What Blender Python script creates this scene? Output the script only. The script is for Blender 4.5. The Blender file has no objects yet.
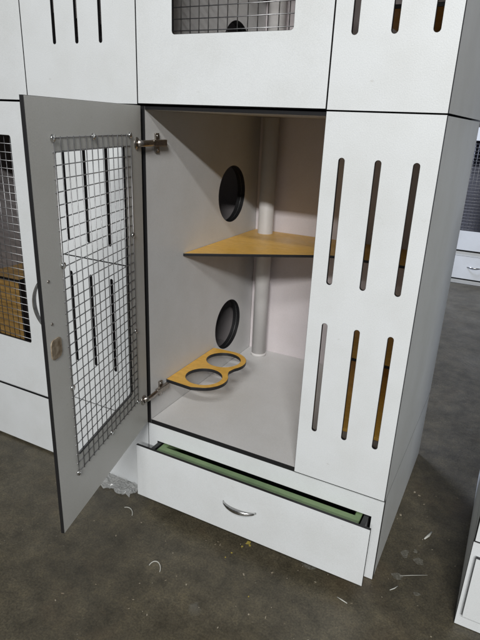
import bpy, bmesh, math, random
from mathutils import Matrix, Vector, Euler
random.seed(7)
S = bpy.context.scene
COL = S.collection
FZ = -0.297            # height of the concrete floor (z = 0 is the bottom of the lower cabinets)

# ------------------------------------------------------------------ materials
def mat(name, base, rough=0.5, metal=0.0, spec=0.5):
    m = bpy.data.materials.new(name); m.use_nodes = True
    b = m.node_tree.nodes['Principled BSDF']
    b.inputs['Base Color'].default_value = (*base, 1)
    b.inputs['Roughness'].default_value = rough
    b.inputs['Metallic'].default_value = metal
    b.inputs['Specular IOR Level'].default_value = spec
    return m, m.node_tree, b
def N(nt, typ, **kw):
    n = nt.nodes.new(typ)
    for k, v in kw.items():
        if k in n.inputs: n.inputs[k].default_value = v
        else: setattr(n, k, v)
    return n
def ramp(nt, fac, stops):
    r = nt.nodes.new('ShaderNodeValToRGB')
    e = r.color_ramp.elements
    while len(e) < len(stops): e.new(0.5)
    for el, (p, c) in zip(e, stops): el.position = p; el.color = (*c, 1)
    nt.links.new(fac, r.inputs[0]); return r.outputs[0]
def noise(nt, co, scale, detail=4, rough=0.55):
    n = N(nt, 'ShaderNodeTexNoise'); n.inputs['Scale'].default_value = scale
    n.inputs['Detail'].default_value = detail; n.inputs['Roughness'].default_value = rough
    nt.links.new(co, n.inputs['Vector']); return n.outputs['Fac']
def mixc(nt, fac, a, b, mode='MIX'):
    m = nt.nodes.new('ShaderNodeMix'); m.data_type = 'RGBA'; m.blend_type = mode
    for s, v in ((m.inputs[0], fac), (m.inputs[6], a), (m.inputs[7], b)):
        if hasattr(v, 'is_output'): nt.links.new(v, s)
        else: s.default_value = v if not isinstance(v, tuple) else (*v, 1)
    return m.outputs[2]
def bump(nt, b, h, strength, dist):
    n = N(nt, 'ShaderNodeBump'); n.inputs['Strength'].default_value = strength
    n.inputs['Distance'].default_value = dist
    nt.links.new(h, n.inputs['Height']); nt.links.new(n.outputs[0], b.inputs['Normal'])
def coords(nt): return nt.nodes.new('ShaderNodeTexCoord').outputs['Object']

def laminate(name, c, rough=0.42, dv=0.05, fleck=420):
    m, nt, b = mat(name, c, rough)
    co = coords(nt)
    lo = tuple(x * (1 - dv) for x in c); hi = tuple(min(1, x * (1 + dv * .5)) for x in c)
    fl = ramp(nt, noise(nt, co, fleck, 2), [(0.35, lo), (0.62, hi)])
    sm = ramp(nt, noise(nt, co, 5.5, 5, .6), [(0.30, (0.93, 0.925, 0.91)), (0.6, (1, 1, 1))])
    # sparse hand marks and scuffs
    mp = N(nt, 'ShaderNodeMapping'); mp.inputs['Scale'].default_value = (9, 9, 16); mp.inputs['Rotation'].default_value = (.5, .3, .2)
    nt.links.new(co, mp.inputs[0])
    sc = ramp(nt, noise(nt, mp.outputs[0], 3, 9, .72), [(0.645, (1, 1, 1)), (0.72, (0.86, 0.85, 0.83))])
    sm = mixc(nt, 1.0, sm, sc, 'MULTIPLY')
    nt.links.new(mixc(nt, 1.0, fl, sm, 'MULTIPLY'), b.inputs['Base Color'])
    rr = nt.nodes.new('ShaderNodeMapRange'); rr.inputs[3].default_value = rough - .08; rr.inputs[4].default_value = rough + .12
    nt.links.new(noise(nt, co, 9, 4), rr.inputs[0]); nt.links.new(rr.outputs[0], b.inputs['Roughness'])
    bump(nt, b, noise(nt, co, 330, 2), 0.22, 0.0012)
    return m
WHITE = laminate('white_laminate', (0.715, 0.74, 0.755))
INNER = laminate('pale_melamine', (0.60, 0.60, 0.60), 0.4, 0.04, 300)
BACKWALL = laminate('pinkish_melamine', (0.63, 0.585, 0.60), 0.4, 0.04, 300)
DIM = laminate('shaded_melamine', (0.27, 0.25, 0.255), 0.45, 0.05, 300)  # pale melamine darkened: the shade inside the left condos is in the colour
BLUESHADE = laminate('blue_shaded_melamine', (0.17, 0.18, 0.24), 0.45, 0.05, 300)  # dim bluish light inside the far condo, painted into its board colour
GREYBACK = laminate('grey_backing_laminate', (0.60, 0.60, 0.575), 0.45, 0.04, 300)
SIDE = laminate('pale_side_laminate', (0.70, 0.715, 0.71), 0.45, 0.04, 300)
BLACK = mat('black_edge_band', (0.012, 0.012, 0.013), 0.4)[0]
def wood(name, stops):
    m, nt, b = mat(name, stops[1], 0.36)
    co = coords(nt)
    mp = N(nt, 'ShaderNodeMapping'); mp.inputs['Scale'].default_value = (2.2, 11, 11)
    wob = N(nt, 'ShaderNodeVectorMath', operation='ADD')
    nz = N(nt, 'ShaderNodeTexNoise'); nz.inputs['Scale'].default_value = 4
    sc = N(nt, 'ShaderNodeVectorMath', operation='SCALE'); sc.inputs['Scale'].default_value = .06
    nt.links.new(co, nz.inputs[0]); nt.links.new(nz.outputs['Color'], sc.inputs[0])
    nt.links.new(co, wob.inputs[0]); nt.links.new(sc.outputs[0], wob.inputs[1])
    nt.links.new(wob.outputs[0], mp.inputs[0])
    g = ramp(nt, noise(nt, mp.outputs[0], 6, 7, .65), [(0.28, stops[0]), (0.5, stops[1]), (0.75, stops[2])])
    d = ramp(nt, noise(nt, co, 60, 4), [(0.35, (0.9, 0.89, 0.87)), (0.6, (1, 1, 1))])
    nt.links.new(mixc(nt, 1.0, g, d, 'MULTIPLY'), b.inputs['Base Color'])
    nt.links.new(ramp(nt, noise(nt, co, 12, 5), [(0.3, (.28, .28, .28)), (0.7, (.48, .48, .48))]), b.inputs['Roughness'])
    bump(nt, b, noise(nt, mp.outputs[0], 30, 3), 0.12, 0.001)
    return m
WOOD = wood('golden_wood_laminate', ((0.62, 0.345, 0.060), (0.70, 0.405, 0.078), (0.76, 0.46, 0.105)))
DARKWOOD = wood('darker_wood_laminate', ((0.24, 0.14, 0.04), (0.33, 0.20, 0.065), (0.40, 0.25, 0.09)))  # darker copy of the wood laminate, for the left condos' step parts
def metal(name, c, rough, scale=60):
    m, nt, b = mat(name, c, rough, 1.0)
    co = coords(nt)
    nt.links.new(ramp(nt, noise(nt, co, scale * 2.2, 5, .7), [(0.3, tuple(x * .55 for x in c)), (0.65, c)]), b.inputs['Base Color'])
    return m
WIRE = metal('galvanised_wire', (0.42, 0.42, 0.43), 0.42, 25)
CHROME = metal('satin_nickel', (0.72, 0.72, 0.71), 0.22, 40)
HINGEM = metal('hinge_steel', (0.50, 0.46, 0.42), 0.30, 90)
PVC = laminate('white_pvc', (0.62, 0.605, 0.60), 0.5, 0.015, 80)
def worn(name, a, bb, scale, rough):
    m, nt, b = mat(name, a, rough); co = coords(nt)
    nt.links.new(ramp(nt, noise(nt, co, scale, 5), [(0.35, a), (0.62, bb)]), b.inputs['Base Color'])
    return m
LATCH = worn('worn_brass', (0.16, 0.11, 0.06), (0.36, 0.30, 0.22), 60, 0.45)
GREEN = worn('green_plastic', (0.10, 0.165, 0.07), (0.165, 0.245, 0.115), 9, 0.45)
YELLOW = worn('dried_yellow_paint', (0.26, 0.20, 0.03), (0.40, 0.32, 0.07), 160, 0.7)
CURL = mat('white_plastic_strip', (0.50, 0.50, 0.46), 0.5)[0]
CHIP = worn('pale_sawdust', (0.16, 0.13, 0.085), (0.36, 0.32, 0.25), 40, 0.8)
def film():
    m, nt, b = mat('clear_plastic_film', (0.8, 0.82, 0.82), 0.1)
    b.inputs['Alpha'].default_value = 0.22
    return m
FILM = film()
def concrete():
    m, nt, b = mat('stained_concrete', (0.1, 0.09, 0.07), 0.5)
    co = coords(nt)
    big = ramp(nt, noise(nt, co, 2.3, 12, .68), [(0.30, (0.046, 0.039, 0.025)), (0.50, (0.071, 0.061, 0.041)), (0.70, (0.102, 0.089, 0.062))])
    midn = ramp(nt, noise(nt, co, 14, 10, .75), [(0.32, (0.55, 0.55, 0.54)), (0.50, (1, 1, 1)), (0.68, (1.5, 1.47, 1.38))])
    fine = ramp(nt, noise(nt, co, 170, 5, .8), [(0.36, (0.6, 0.6, 0.6)), (0.5, (1, 1, 1)), (0.66, (1.5, 1.5, 1.46))])
    c = mixc(nt, 1.0, mixc(nt, 1.0, big, midn, 'MULTIPLY'), fine, 'MULTIPLY')
    # rusty brown patches
    rust = ramp(nt, noise(nt, co, 2.6, 5, .6), [(0.54, (0, 0, 0)), (0.70, (0.32, 0.32, 0.32))])
    c = mixc(nt, rust, c, (0.105, 0.068, 0.036))
    # pale dust and scuff blotches
    v = N(nt, 'ShaderNodeTexVoronoi'); v.inputs['Scale'].default_value = 6.5; v.inputs['Randomness'].default_value = 1
    wv = N(nt, 'ShaderNodeVectorMath', operation='ADD')
    nz = N(nt, 'ShaderNodeTexNoise'); nz.inputs['Scale'].default_value = 18; nz.inputs['Detail'].default_value = 3
    nt.links.new(co, nz.inputs[0])
    sc = N(nt, 'ShaderNodeVectorMath', operation='SCALE'); sc.inputs['Scale'].default_value = 0.09
    nt.links.new(nz.outputs['Color'], sc.inputs[0]); nt.links.new(co, wv.inputs[0]); nt.links.new(sc.outputs[0], wv.inputs[1])
    nt.links.new(wv.outputs[0], v.inputs['Vector'])
    bl = ramp(nt, v.outputs['Distance'], [(0.10, (0.30, 0.30, 0.30)), (0.17, (0, 0, 0))])
    gate = ramp(nt, noise(nt, co, 3.3, 3), [(0.52, (0, 0, 0)), (0.66, (1, 1, 1))])
    c = mixc(nt, mixc(nt, 1.0, bl, gate, 'MULTIPLY'), c, (0.26, 0.255, 0.23))
    # tiny pale flecks
    v2 = N(nt, 'ShaderNodeTexVoronoi'); v2.inputs['Scale'].default_value = 55
    nt.links.new(co, v2.inputs['Vector'])
    f2 = ramp(nt, v2.outputs['Distance'], [(0.055, (0.7, 0.7, 0.7)), (0.09, (0, 0, 0))])
    g2 = ramp(nt, noise(nt, co, 4, 3), [(0.55, (0, 0, 0)), (0.62, (1, 1, 1))])
    c = mixc(nt, mixc(nt, 1.0, f2, g2, 'MULTIPLY'), c, (0.30, 0.29, 0.24))
    nt.links.new(c, b.inputs['Base Color'])
    nt.links.new(ramp(nt, noise(nt, co, 4, 6), [(0.3, (0.28, 0.28, 0.28)), (0.7, (0.52, 0.52, 0.52))]), b.inputs['Roughness'])
    bump(nt, b, noise(nt, co, 60, 6, .7), 0.35, 0.004)
    return m
CONCRETE = concrete()

# ------------------------------------------------------------------ helpers
def link(name, me, parent=None, loc=(0, 0, 0), rot=(0, 0, 0)):
    o = bpy.data.objects.new(name, me); COL.objects.link(o)
    o.location = loc; o.rotation_euler = rot
    if parent: o.parent = parent
    return o
def thing(name, label, cat, loc, group=None):
    o = link(name, None, None, loc); o.empty_display_size = .1
    o['label'] = label; o['category'] = cat
    if group: o['group'] = group
    return o
def tag(o, label, cat, group=None):
    o['label'] = label; o['category'] = cat
    if group: o['group'] = group
    return o
def rect(x0, y0, x1, y1, r=0, n=6):
    if r <= 0: return [(x0, y0), (x1, y0), (x1, y1), (x0, y1)]
    P = []
    for cx, cy, a in ((x1 - r, y0 + r, -90), (x1 - r, y1 - r, 0), (x0 + r, y1 - r, 90), (x0 + r, y0 + r, 180)):
        for k in range(n + 1):
            t = math.radians(a + 90 * k / n); P.append((cx + r * math.cos(t), cy + r * math.sin(t)))
    return P
def circ(cx, cy, r, n=56): return [(cx + r * math.cos(2 * math.pi * k / n), cy + r * math.sin(2 * math.pi * k / n)) for k in range(n)]
MAP = {'xz': lambda u, v, w: (u, -w, v), 'yz': lambda u, v, w: (w, u, v), 'xy': lambda u, v, w: (u, v, w)}
def plate_mesh(name, loops, thick, plane, at, face, edge, bevel=0.0007):
    """board with holes: loops[0] outline, others cut-outs; centred at 'at' on the axis across the board"""
    cu = bpy.data.curves.new('tmp', 'CURVE'); cu.dimensions = '2D'; cu.fill_mode = 'BOTH'
    for L in loops:
        s = cu.splines.new('POLY'); s.points.add(len(L) - 1); s.use_cyclic_u = True
        for p, (u, v) in zip(s.points, L): p.co = (u, v, 0, 1)
    cu.extrude = thick / 2 - bevel; cu.bevel_depth = bevel; cu.offset = -bevel; cu.bevel_resolution = 1
    o = bpy.data.objects.new('tmp', cu); COL.objects.link(o)
    dg = bpy.context.evaluated_depsgraph_get(); dg.update()
    me = bpy.data.meshes.new_from_object(o.evaluated_get(dg)); me.name = name
    bpy.data.objects.remove(o); bpy.data.curves.remove(cu)
    bm = bmesh.new(); bm.from_mesh(me)
    bmesh.ops.remove_doubles(bm, verts=bm.verts, dist=1e-5)
    bmesh.ops.recalc_face_normals(bm, faces=bm.faces)
    bm.normal_update()
    for f in bm.faces:
        f.material_index = 0 if abs(f.normal.z) > 0.95 else 1
        f.smooth = False
    k = {'xz': 1, 'yz': 0, 'xy': 2}[plane]
    for v in bm.verts:
        c = list(MAP[plane](*v.co)); c[k] += at; v.co = c
    bm.normal_update(); bm.to_mesh(me); bm.free()
    fl = face if isinstance(face, (list, tuple)) else [face]
    me.materials.append(fl[0]); me.materials.append(edge)
    if len(fl) > 1:                     # a different laminate on the positive-axis side
        me.materials.append(fl[1])
        for p in me.polygons:
            if p.material_index == 0 and p.normal[k] > 0: p.material_index = 2
    return me
def plate(name, parent, loops, thick, plane, at, face, edge=None, **kw):
    return link(name, plate_mesh(name, loops, thick, plane, at, face, edge or face, **kw), parent)
def mesh_obj(name, bm, m, parent=None, loc=(0, 0, 0), rot=(0, 0, 0), smooth=True):
    bmesh.ops.recalc_face_normals(bm, faces=bm.faces)
    me = bpy.data.meshes.new(name); bm.to_mesh(me); bm.free()
    for p in me.polygons: p.use_smooth = smooth
    for x in (m if isinstance(m, (list, tuple)) else [m]): me.materials.append(x)
    return link(name, me, parent, loc, rot)
def tube(bm, pts, radii, n=8, flat=None, caps=True):
    """sweep; radii = (a, b) half-axes per point or a float"""
    pts = [Vector(p) for p in pts]; rings = []
    for i, p in enumerate(pts):
        t = (pts[min(i + 1, len(pts) - 1)] - pts[max(i - 1, 0)]).normalized()
        ref = Vector(flat) if flat else (Vector((0, 0, 1)) if abs(t.z) < .9 else Vector((1, 0, 0)))
        a = t.cross(ref).normalized(); b = a.cross(t).normalized()
        r = radii[i] if isinstance(radii, list) else radii
        ra, rb = r if isinstance(r, tuple) else (r, r)
        rings.append([bm.verts.new(p + a * ra * math.cos(2 * math.pi * k / n) + b * rb * math.sin(2 * math.pi * k / n)) for k in range(n)])
    for A, B in zip(rings, rings[1:]):
        for k in range(n): bm.faces.new((A[k], A[(k + 1) % n], B[(k + 1) % n], B[k]))
    if caps: bm.faces.new(rings[0][::-1]); bm.faces.new(rings[-1])
def box(bm, x0, y0, z0, x1, y1, z1, bev=0.0):
    r = bmesh.ops.create_cube(bm, size=1)
    vs = r['verts']
    for v in vs: v.co = ((x0 + x1) / 2 + v.co.x * (x1 - x0), (y0 + y1) / 2 + v.co.y * (y1 - y0), (z0 + z1) / 2 + v.co.z * (z1 - z0))
    if bev:
        es = list({e for v in vs for e in v.link_edges})
        bmesh.ops.bevel(bm, geom=es, offset=bev, segments=2, affect='EDGES', profile=.6)
def wire_mesh(parent, x0, z0, x1, z1, y, pitch=0.027, r=0.00125):
    bm = bmesh.new()
    nx = round((x1 - x0) / pitch); nz = round((z1 - z0) / pitch)
    for i in range(nx + 1):
        x = x0 + (x1 - x0) * i / nx
        j = random.uniform(-.0008, .0008)
        tube(bm, [(x + j, y + r * .8, z0 - .003), (x + random.uniform(-.002, .002), y + r * .8, (z0 + z1) / 2), (x + j, y + r * .8, z1 + .003)], r, 6)
    for i in range(nz + 1):
        z = z0 + (z1 - z0) * i / nz
        j = random.uniform(-.0008, .0008)
        tube(bm, [(x0 - .003, y - r * .8, z + j), ((x0 + x1) / 2, y - r * .8, z + random.uniform(-.002, .002)), (x1 + .003, y - r * .8, z + j)], r, 6)
    return mesh_obj('wire_mesh', bm, WIRE, parent)
def bow_handle(parent, c, axis, out, half=0.055, bow=0.024):
    """slim arched pull; c = middle of its two feet, out = direction away from the board"""
    bm = bmesh.new(); a = Vector(axis); o = Vector(out); c = Vector(c); P = []; R = []
    for k in range(25):
        t = -1 + 2 * k / 24
        P.append(c + a * half * t + o * (0.002 + bow * (1 - t * t) ** .75 if abs(t) < 1 else 0.0))
        w = 0.0032 + 0.0036 * (1 - t * t)
        R.append((w, 0.0026))
    tube(bm, P, R, 12, flat=out)
    return mesh_obj('handle', bm, CHROME, parent)

T = .009               # thickness of doors, slotted panels and drawer fronts
SLOTX = (0.5935, 0.680, 0.766)
W, D = 0.8135, 0.77
LOW, UPP = (0.154, 0.480), (0.586, 0.896)
def slots(xs, h=.0072):
    return [rect(x - h, a, x + h, b, h - .0001) for x in xs for a, b in (LOW, UPP)]
HOLES = [circ(.54, .1825, .1035), circ(.54, .7085, .1035)]

def door(parent, px, py, rot, z0=0.004, z1=0.997, dw=0.545, inner=INNER, face=WHITE):
    """door hinged at its left edge; local x along the door, outer face at y = -T, inner face at y = 0"""
    me = plate_mesh('door', [rect(0.002, z0, dw - .002, z1), rect(.115, .168, .449, .895, .008)], T, 'xz', -T / 2, [face, inner], BLACK)
    d = link('door', me, parent, (px, py, 0), (0, 0, rot))
    return d
def hinge_set(parent, dr, zs, px, py, rot):
    for z in zs:
        # cup sunk into the door, arm, and cross-shaped plate screwed to the cabinet side
        bm = bmesh.new()
        Rm = Matrix.Rotation(rot, 3, 'Z'); off = Vector((px, py, 0))
        def to(p): return Rm @ Vector(p) + off
        A, B = to((.036, .004, z)), to((.018, .014, z))
        C1, C2 = Vector((.029, .024, z)), Vector((.030, .056, z))
        box(bm, .0205, .030, z - .0095, .0335, .094, z + .0095, .003)
        h = mesh_obj('hinge', bm, HINGEM, parent, smooth=False)
        bm = bmesh.new()
        tube(bm, [A, B, C1, Vector((.028, .040, z))], [(.0055, .0095), (.006, .009), (.006, .009), (.0055, .009)], 12)
        mesh_obj('hinge_arm', bm, HINGEM, h)
        bm = bmesh.new()
        box(bm, .0162, .052, z - .027, .0225, .070, z + .027, .002)
        mesh_obj('mounting_plate', bm, HINGEM, h, smooth=False)
        for zz in (-.019, .019):
            bm = bmesh.new(); tube(bm, [(.0222, .061, z + zz), (.0240, .061, z + zz)], [.0052, .004], 12)
            mesh_obj('screw', bm, CHROME, h)
        bm = bmesh.new()
        tube(bm, [(.036, -.002, z), (.036, .0022, z)], .0165, 24)
        mesh_obj('hinge_cup', bm, HINGEM, dr)

def shelf_poly(kind):
    if kind == 'upper': return [(.017, .204), (.43, .482), (.46, .493), (.7965, .494), (.7965, .754), (.017, .754)]

def condo(name, label, cat, loc, group, opened=False, w=W, slotx=SLOTX, split=False, hole_left=True, hole_right=True, sidemat=SIDE, door_low=0.002, bowls=True, mirrored=False, upper=False, inner=INNER, backwall=BACKWALL, shelves=True):
    t = thing(name, label, cat, loc, group)
    zc0, zc1 = (.0005 if upper else -.0095), .9965
    # carcass
    outl = rect(.0105, zc0, D, zc1)
    plate('side_panel', t, [outl] + (HOLES if hole_left else []), .016, 'yz', .008, [sidemat, inner], BLACK)
    plate('side_panel', t, [outl] + (HOLES if hole_right else []), .016, 'yz', w - .008, [inner, sidemat], BLACK)
    plate('floor_panel', t, [rect(.0165, .0112, w - .0165, D - .0165)], (.009 if upper else .0145), 'xy', zc0 + (.005 if upper else .0078), inner, BLACK)
    plate('top_panel', t, [rect(.0165, .0112, w - .0165, D - .0165)], .009, 'xy', zc1 - .005, inner, BLACK)
    plate('back_panel', t, [rect(.0165, zc0 + .001, w - .0165, zc1 - .001)], .0155, 'xz', D - .0082, [backwall, sidemat], BLACK)
    # fixed slotted panel beside the door
    x0 = .5455
    ss = slots(slotx, .0055 if split or mirrored else .0072)
    if split:
        a = [l for l in ss if max(p[1] for p in l) < .534]; b = [l for l in ss if l not in a]
        plate('slot_panel', t, [rect(x0, 0, w, .5315)] + a, T, 'xz', T / 2, [WHITE, INNER], BLACK)
        plate('slot_panel', t, [rect(x0, .5340, w, .9975)] + b, T, 'xz', T / 2, [WHITE, INNER], BLACK)
    else:
        plate('slot_panel', t, [rect(x0, 0.0, w, .9975)] + ss, T, 'xz', T / 2, [WHITE, INNER], BLACK)
    # door
    if opened:
        px, py, rot = .014, -.004, math.radians(-75)
        d = door(t, px, py, rot, inner=GREYBACK)
        hinge_set(t, d, (.104, .899), px, py, rot)
    else:
        d = door(t, 0, T, 0, z0=door_low)
    wire_mesh(d, .081, .124, .459, .921, .0016)
    hx = .031 if mirrored else .517
    bow_handle(d, (hx, -T, .588), (0, 0, 1), (0, -1, 0), .056, .026)
    if opened:
        for (x, z) in ((.459, .921), (.288, .921), (.081, .921), (.457, .659), (.081, .655), (.457, .362), (.081, .364), (.459, .124), (.27, .126), (.081, .124)):
            bm = bmesh.new()
            tube(bm, [(x, .0005, z), (x, .0044, z), (x, .0046, z), (x, .0068, z)], [.0078, .0074, .0048, .0030], 16)
            mesh_obj('washer_screw', bm, CHROME, d)
        plate('latch_plate', d, [rect(.488, .461, .530, .508, .012)], .0022, 'xz', .0012, LATCH, bevel=.0004)
        for z in (.544, .639):
            bm = bmesh.new(); tube(bm, [(.517, -.0004, z), (.517, .0012, z)], .0036, 10)
            mesh_obj('handle_screw', bm, HINGEM, d)
    # inside
    if shelves and not mirrored: plate('shelf', t, [[(x if x < .7 else w - .017, y) for x, y in shelf_poly('upper')]], .0095, 'xy', .540, WOOD, BLACK)
    if mirrored:
        plate('step_shelf', t, [rect(.017, .165, .215, .754)], .0105, 'xy', .325, DARKWOOD, BLACK)
        plate('step_panel', t, [rect(.017, .006, .190, .3185)], .0105, 'xz', .19, DARKWOOD, BLACK)
    elif shelves:
        plate('step_shelf', t, [rect(w - .285, .305, w - .017, .754)], .0105, 'xy', .2605, WOOD, BLACK)
        plate('step_shelf', t, [[(w - .232, .145), (w - .017, .145), (w - .017, .754), (w - .34, .754)]], .0105, 'xy', .0965, WOOD, WOOD)
    bm = bmesh.new()
    tube(bm, [(.088, .70, .004), (.088, .70, .985)], .0305, 40)
    mesh_obj('corner_pole', bm, PVC, t)
    bm = bmesh.new()
    tube(bm, [(.088, .70, .004), (.088, .70, .014), (.088, .70, .017)], [.0335, .0335, .032], 40)
    mesh_obj('pole_collar', bm, PVC, t)
    if bowls:
        o = [(.017, .100), (.120, .094)]
        c1, c2, R = (.117, .186), (.107, .345), .086
        for k in range(13):
            a = math.radians(-62 + 100 * k / 12); o.append((c1[0] + R * math.cos(a), c1[1] + R * math.sin(a)))
        o += [(.178, .252), (.1735, .268), (.176, .284)]
        for k in range(13):
            a = math.radians(-32 + 112 * k / 12); o.append((c2[0] + R * math.cos(a), c2[1] + R * math.sin(a)))
        o += [(.108, .431), (.05, .428), (.017, .424)]
        plate('bowl_holder', t, [o, circ(*c1, .0645), circ(*c2, .0645)], .012, 'xy', .114, WOOD, BLACK)
    return t, d

def base(name, label, loc, group, pulled=0.0, w=W, low=-.2475, hx=None):
    t = thing(name, label, 'base cabinet', loc, group)
    z0, z1 = FZ + .001, -.0140
    plate('side_panel', t, [rect(.034, z0, D, z1)], .016, 'yz', .008, [SIDE, INNER], BLACK)
    plate('side_panel', t, [rect(.034, z0, D, z1)], .016, 'yz', w - .0085, [INNER, SIDE], BLACK)
    plate('top_panel', t, [rect(.0165, .034, w - .0165, D - .0165)], .012, 'xy', z1 - .007, INNER, BLACK)
    plate('back_panel', t, [rect(.0165, z0, w - .0165, z1)], .015, 'xz', D - .0082, [INNER, SIDE], BLACK)
    y = -pulled; dl = min(w, W) - .0135
    if w > W: dl = .5435
    plate('front_frame', t, [rect(0, z0, w - .0005, z1), rect(.037, -.262, dl - .0175, -.077)], .016, 'xz', .025, [WHITE, INNER], BLACK)
    d = thing('drawer', '', '', (0, 0, 0)); d.parent = t
    for k in ('label', 'category'): del d[k]
    plate('drawer_front', d, [rect(.014, low, dl, -.0495)], T, 'xz', y + T / 2, [WHITE, INNER], BLACK)
    for x in (.049, dl - .0305):
        plate('drawer_side', d, [rect(y + T + .0005, -.235, y + .60, -.0785)], .014, 'yz', x, BLACK, BLACK)
    plate('drawer_back', d, [rect(.0565, -.235, dl - .038, -.084)], .012, 'xz', y + .594, INNER, BLACK)
    plate('drawer_floor', d, [rect(.0565, y + T + .0005, dl - .038, y + .587)], .006, 'xy', -.231, INNER)
    bow_handle(d, (hx or (.016 + dl) / 2 - .003, y, -.1395), (1, 0, 0), (0, -1, 0), .056, .024)
    return t

# ------------------------------------------------------------------ the setting
bm = bmesh.new()
bmesh.ops.create_grid(bm, x_segments=1, y_segments=1, size=12)
fl = mesh_obj('floor', bm, CONCRETE, None, (0.6, 1.5, FZ)); fl['kind'] = 'structure'

# ------------------------------------------------------------------ cabinets
G1, G2, G3 = 'stacked white pet condo units', 'stacked white pet condo units', 'drawer bases under the pet condos'
condo('pet_condo', 'white pet condo standing open, mesh door swung out, wooden shelf and bowl holder inside', 'pet condo', (0, 0, 0), G1, opened=True, hole_right=False)
condo('pet_condo', 'closed white pet condo unit stacked directly above the open one, at the top centre', 'pet condo', (0, 0, 1.0), G1, hole_right=False, bowls=False, upper=True)
base('base_cabinet', 'white drawer base under the open condo, its drawer pulled out showing green', (0, 0, 0), G3, pulled=.071)
LW = .964
LS = (LW - .369, LW - .291, LW - .206, LW - .120)
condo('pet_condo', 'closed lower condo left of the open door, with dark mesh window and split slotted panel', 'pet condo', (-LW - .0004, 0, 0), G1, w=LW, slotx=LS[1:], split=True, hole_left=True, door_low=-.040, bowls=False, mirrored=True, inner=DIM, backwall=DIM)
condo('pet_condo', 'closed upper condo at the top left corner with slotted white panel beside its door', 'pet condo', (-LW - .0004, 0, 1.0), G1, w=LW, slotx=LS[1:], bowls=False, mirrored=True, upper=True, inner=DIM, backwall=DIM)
base('base_cabinet', 'white drawer base at the left edge, under the closed left condo, drawer shut', (-LW - .0004, 0, 0), G3, w=LW, low=-.288, hx=.14)
condo('pet_condo', 'closed white condo standing on the right corner drawer base, almost out of view', 'pet condo', (1.048, -.034, 0), G1, hole_left=False, hole_right=False)
base('base_cabinet', 'white drawer base poking in at the bottom right corner of the photo', (1.048, -.034, 0), G3)
condo('pet_condo', 'far white condo with dark mesh front, seen past the right side of the open tower', 'pet condo', (.33, 3.65, 0), G1, hole_left=False, hole_right=False, inner=BLUESHADE, backwall=BLUESHADE, shelves=False, bowls=False)
base('base_cabinet', 'distant white drawer base with small handle, at the right edge behind the towers', (.33, 3.65, 0), G3)

# green litter tray in the pulled-out drawer
bm = bmesh.new()
x0, x1, ya, yb, zt, zb = .060, .758, -.058, .50, -.0805, -.200
def ring(x0, y0, x1, y1, z): return [bm.verts.new(p) for p in ((x0, y0, z), (x1, y0, z), (x1, y1, z), (x0, y1, z))]
R_ = [ring(x0 + .02, ya + .02, x1 - .02, yb - .02, zb), ring(x0 + .004, ya + .003, x1 - .004, yb - .004, zt - .006), ring(x0 + .001, ya + .0005, x1 - .001, yb - .0005, zt - .002), ring(x0 + .003, ya + .003, x1 - .003, yb - .003, zt), ring(x0 + .018, .003, x1 - .018, yb - .015, zt), ring(x0 + .021, .006, x1 - .021, yb - .018, zt - .004), ring(x0 + .026, .010, x1 - .026, yb - .03, zb + .006)]
for A, B in zip(R_, R_[1:]):
    for k in range(4): bm.faces.new((A[k], A[(k + 1) % 4], B[(k + 1) % 4], B[k]))
bm.faces.new(R_[0][::-1]); bm.faces.new(R_[-1])
o = mesh_obj('litter_tray', bm, GREEN, None, smooth=False)
tag(o, 'green plastic tray lying inside the pulled out drawer', 'tray')

# ------------------------------------------------------------------ scraps on the floor
def curl(label, c, r, a0, a1, width, name='plastic_strip', lift=.012):
    bm = bmesh.new(); P = []; n = 18
    for k in range(n + 1):
        t = k / n; a = math.radians(a0 + (a1 - a0) * t)
        P.append((c[0] + r * math.cos(a) * (1 + .25 * t), c[1] + r * math.sin(a), FZ + .0015 + width * .4 + lift * math.sin(math.pi * t)))
    tube(bm, P, [(.0011 if 0 < k < n else .0007, width * .5 * (0.55 + .45 * math.sin(math.pi * k / n))) for k in range(n + 1)], 8, flat=(0, 0, 1))
    return tag(mesh_obj(name, bm, CURL), label, 'scrap', 'offcuts scattered on the floor')
curl('white curled plastic strip on the floor in front of the pulled out drawer', (.228, -.275), .019, 165, 0, .0036)
curl('thin curved white strip on the floor by the hanging door', (-.004, -.130), .028, 120, 10, .004, lift=.004)
def sliver(label, a, b, w=.004, h=.003):
    bm = bmesh.new()
    a = Vector((*a, FZ + h * .5 + .0005)); b = Vector((*b, FZ + h * .5 + .0005))
    m1 = a.lerp(b, .4) + Vector((random.uniform(-.003, .003), random.uniform(-.003, .003), .001))
    tube(bm, [a, m1, b], [(w * .25, h * .3), (w * .5, h * .5), (w * .3, h * .35)], 7, flat=(0, 0, 1))
    return tag(mesh_obj('sliver', bm, CURL), label, 'scrap', 'offcuts scattered on the floor')
sliver('short thick white sliver on the dark floor between the two towers', (.921, .268), (.937, .315), .009, .005)
sliver('white sliver on the floor below the right end of the drawer', (.741, -.096), (.773, -.103), .004)
sliver('long hair thin pale sliver lying on dark floor near right tower', (.882, .073), (.956, .118), .0016, .0016)
sliver('tiny pale sliver on the floor nearest the right corner base', (.868, .004), (.886, .031), .0035)
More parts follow.
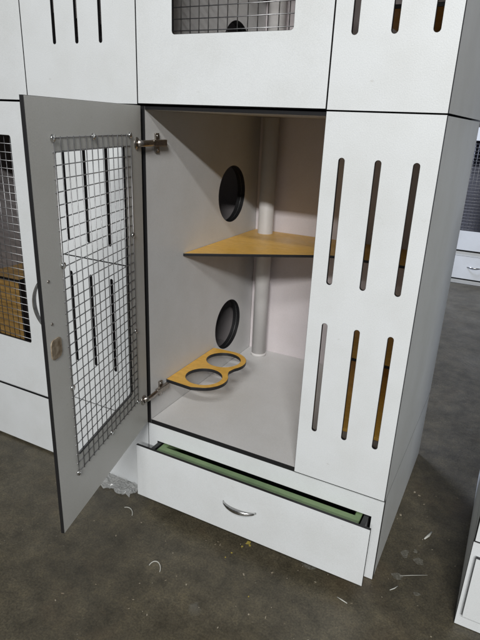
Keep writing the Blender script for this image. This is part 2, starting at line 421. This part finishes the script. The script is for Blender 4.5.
# chips and sawdust: nobody could count them
bm = bmesh.new()
def chip(x, y, s):
    r = bmesh.ops.create_cube(bm, size=1)['verts']
    M = Matrix.Translation((x, y, FZ + s * .12)) @ Matrix.Rotation(random.uniform(0, 6.3), 4, 'Z') @ Matrix.Diagonal((s * random.uniform(.5, 1.5), s * random.uniform(.3, .7), s * .22, 1))
    for v in r: v.co = M @ (v.co + Vector([random.uniform(-.15, .15) for _ in range(3)]))
for _ in range(60):
    x = random.uniform(.2, 1.04); chip(x, random.uniform(-.45, -.02) if x < .82 else random.uniform(-.4, .55), random.choice((.0025, .003, .004, .004, .006)))
for _ in range(45): chip(random.uniform(-1.0, .9), random.uniform(-.9, .0), random.choice((.002, .003, .0045)))
for x, y, s in ((.8475, .501, .012), (.815 + .012, .349, .010), (.866, .49, .007), (.471, -.156, .007), (.06, -.47, .007)): chip(x, y, s)
o = mesh_obj('sawdust', bm, CHIP, None, smooth=False); o['kind'] = 'stuff'
tag(o, 'pale chips and sawdust strewn over the dark concrete floor', 'sawdust')
# flakes of yellow paint
bm = bmesh.new()
for (cx, cy, r) in ((.426, -.036, .009), (.436, -.044, .005), (.416, -.060, .004), (.40, -.10, .003), (.392, -.125, .0025), (.52, -.22, .0025)):
    n = 11; top = []
    for k in range(n):
        a = 2 * math.pi * k / n; q = r * random.uniform(.45, 1.15)
        top.append(bm.verts.new((cx + q * math.cos(a), cy + q * math.sin(a), FZ + .0014)))
    f = bm.faces.new(top)
    e = bmesh.ops.extrude_face_region(bm, geom=[f])
    for v in e['geom']:
        if isinstance(v, bmesh.types.BMVert): v.co.z -= .0012
o = mesh_obj('paint_flakes', bm, YELLOW, None, smooth=False); o['kind'] = 'stuff'
tag(o, 'yellow dried paint flakes on the floor below the drawer', 'paint')
# pale dried splashes in the gap between the towers
bm = bmesh.new()
for (cx, cy, rx, ry) in ((.878, .172, .011, .017), (.922, .162, .015, .012), (.876, .068, .017, .011), (.905, .20, .006, .009), (.94, .03, .010, .007), (.63, -.03, .022, .008)):
    n = 22; ph = random.uniform(0, 6)
    top = [bm.verts.new((cx + rx * (1 + .25 * math.sin(3 * a + ph) + random.uniform(-.14, .14)) * math.cos(a), cy + ry * (1 + .2 * math.sin(2 * a + ph) + random.uniform(-.14, .14)) * math.sin(a), FZ + .0012)) for a in [2 * math.pi * k / n for k in range(n)]]
    f = bm.faces.new(top)
    e = bmesh.ops.extrude_face_region(bm, geom=[f])
    for v in e['geom']:
        if isinstance(v, bmesh.types.BMVert): v.co.z -= .001
SPLASH = worn('dried_grey_splash', (0.07, 0.064, 0.048), (0.145, 0.138, 0.115), 150, 0.7)
o = mesh_obj('dried_splashes', bm, SPLASH, None, smooth=False); o['kind'] = 'stuff'
tag(o, 'pale grey dried splashes on the dark floor between the two towers', 'splash')
# crumpled clear film under the left base
bm = bmesh.new()
nx, ny = 26, 14; vs = []
from mathutils import noise as mn
for j in range(ny):
    row = []
    for i in range(nx):
        x = -.185 + .15 * i / (nx - 1); y = -.058 + .075 * j / (ny - 1)
        y += .012 * mn.noise(Vector((x * 30, 3.1, 0)))
        x += .010 * mn.noise(Vector((y * 40, 7.7, 1)))
        h = abs(mn.noise(Vector((x * 38, y * 42, 5)))) * .013 + abs(mn.noise(Vector((x * 95, y * 95, 9)))) * .012
        row.append(bm.verts.new((x, min(y, .012), FZ + .002 + h)))
    vs.append(row)
for j in range(ny - 1):
    for i in range(nx - 1): bm.faces.new((vs[j][i], vs[j][i + 1], vs[j + 1][i + 1], vs[j + 1][i]))
o = mesh_obj('plastic_film', bm, FILM, None, smooth=False)
sm = o.modifiers.new('thickness', 'SOLIDIFY'); sm.thickness = .0006
tag(o, 'crumpled clear plastic film on the floor behind the open door', 'plastic film')

# ------------------------------------------------------------------ lamps
def lamp(name, loc, target, sx, sy, power, col):
    l = bpy.data.lights.new(name, 'AREA'); l.shape = 'RECTANGLE'; l.size = sx; l.size_y = sy
    l.energy = power; l.color = col
    o = link(name, l, None, loc)
    o.rotation_euler = (Vector(target) - Vector(loc)).to_track_quat('-Z', 'Y').to_euler()
    return o
lamp('ceiling_lamp_front', (2.6, -6.2, 4.04), (2.6, 0, .3), 2.6, .20, 415, (1.0, .995, .975))
lamp('ceiling_lamp_near', (1.9, -3.9, 4.1), (1.9, 0, .3), 1.6, .16, 104, (1.0, .995, .975))
lamp('ceiling_lamp_back', (-1.25, 2.55, 3.3), (.8, 2.6, -.3), 1.0, .3, 170, (.68, .76, 1.0))

w = bpy.data.worlds.new('World'); S.world = w; w.use_nodes = True
bg = w.node_tree.nodes['Background']
bg.inputs[0].default_value = (.62, .66, .75, 1); bg.inputs[1].default_value = .14

# ------------------------------------------------------------------ camera
cam = bpy.data.cameras.new('camera'); co = link('camera', cam)
R3 = [(0.88492761, 0.46402018, 0.03985464), (-0.19531974, 0.29207875, 0.93623726), (-0.42279229, 0.8362866, -0.34910086)]
Mx = Matrix(((R3[0][0], R3[1][0], -R3[2][0]), (R3[0][1], R3[1][1], -R3[2][1]), (R3[0][2], R3[1][2], -R3[2][2])))
co.matrix_world = Matrix.Translation((0.98634148, -1.27057322, 0.96818901)) @ Mx.to_4x4()
cam.sensor_fit = 'VERTICAL'; cam.sensor_height = 24.0; cam.lens = 24.0 * 534.0576669541867 / 640
cam.clip_start = .02; cam.clip_end = 100
S.camera = co
S.view_settings.view_transform = 'Standard'; S.view_settings.look = 'None'
S.view_settings.exposure = 0.0; S.view_settings.gamma = 1.0
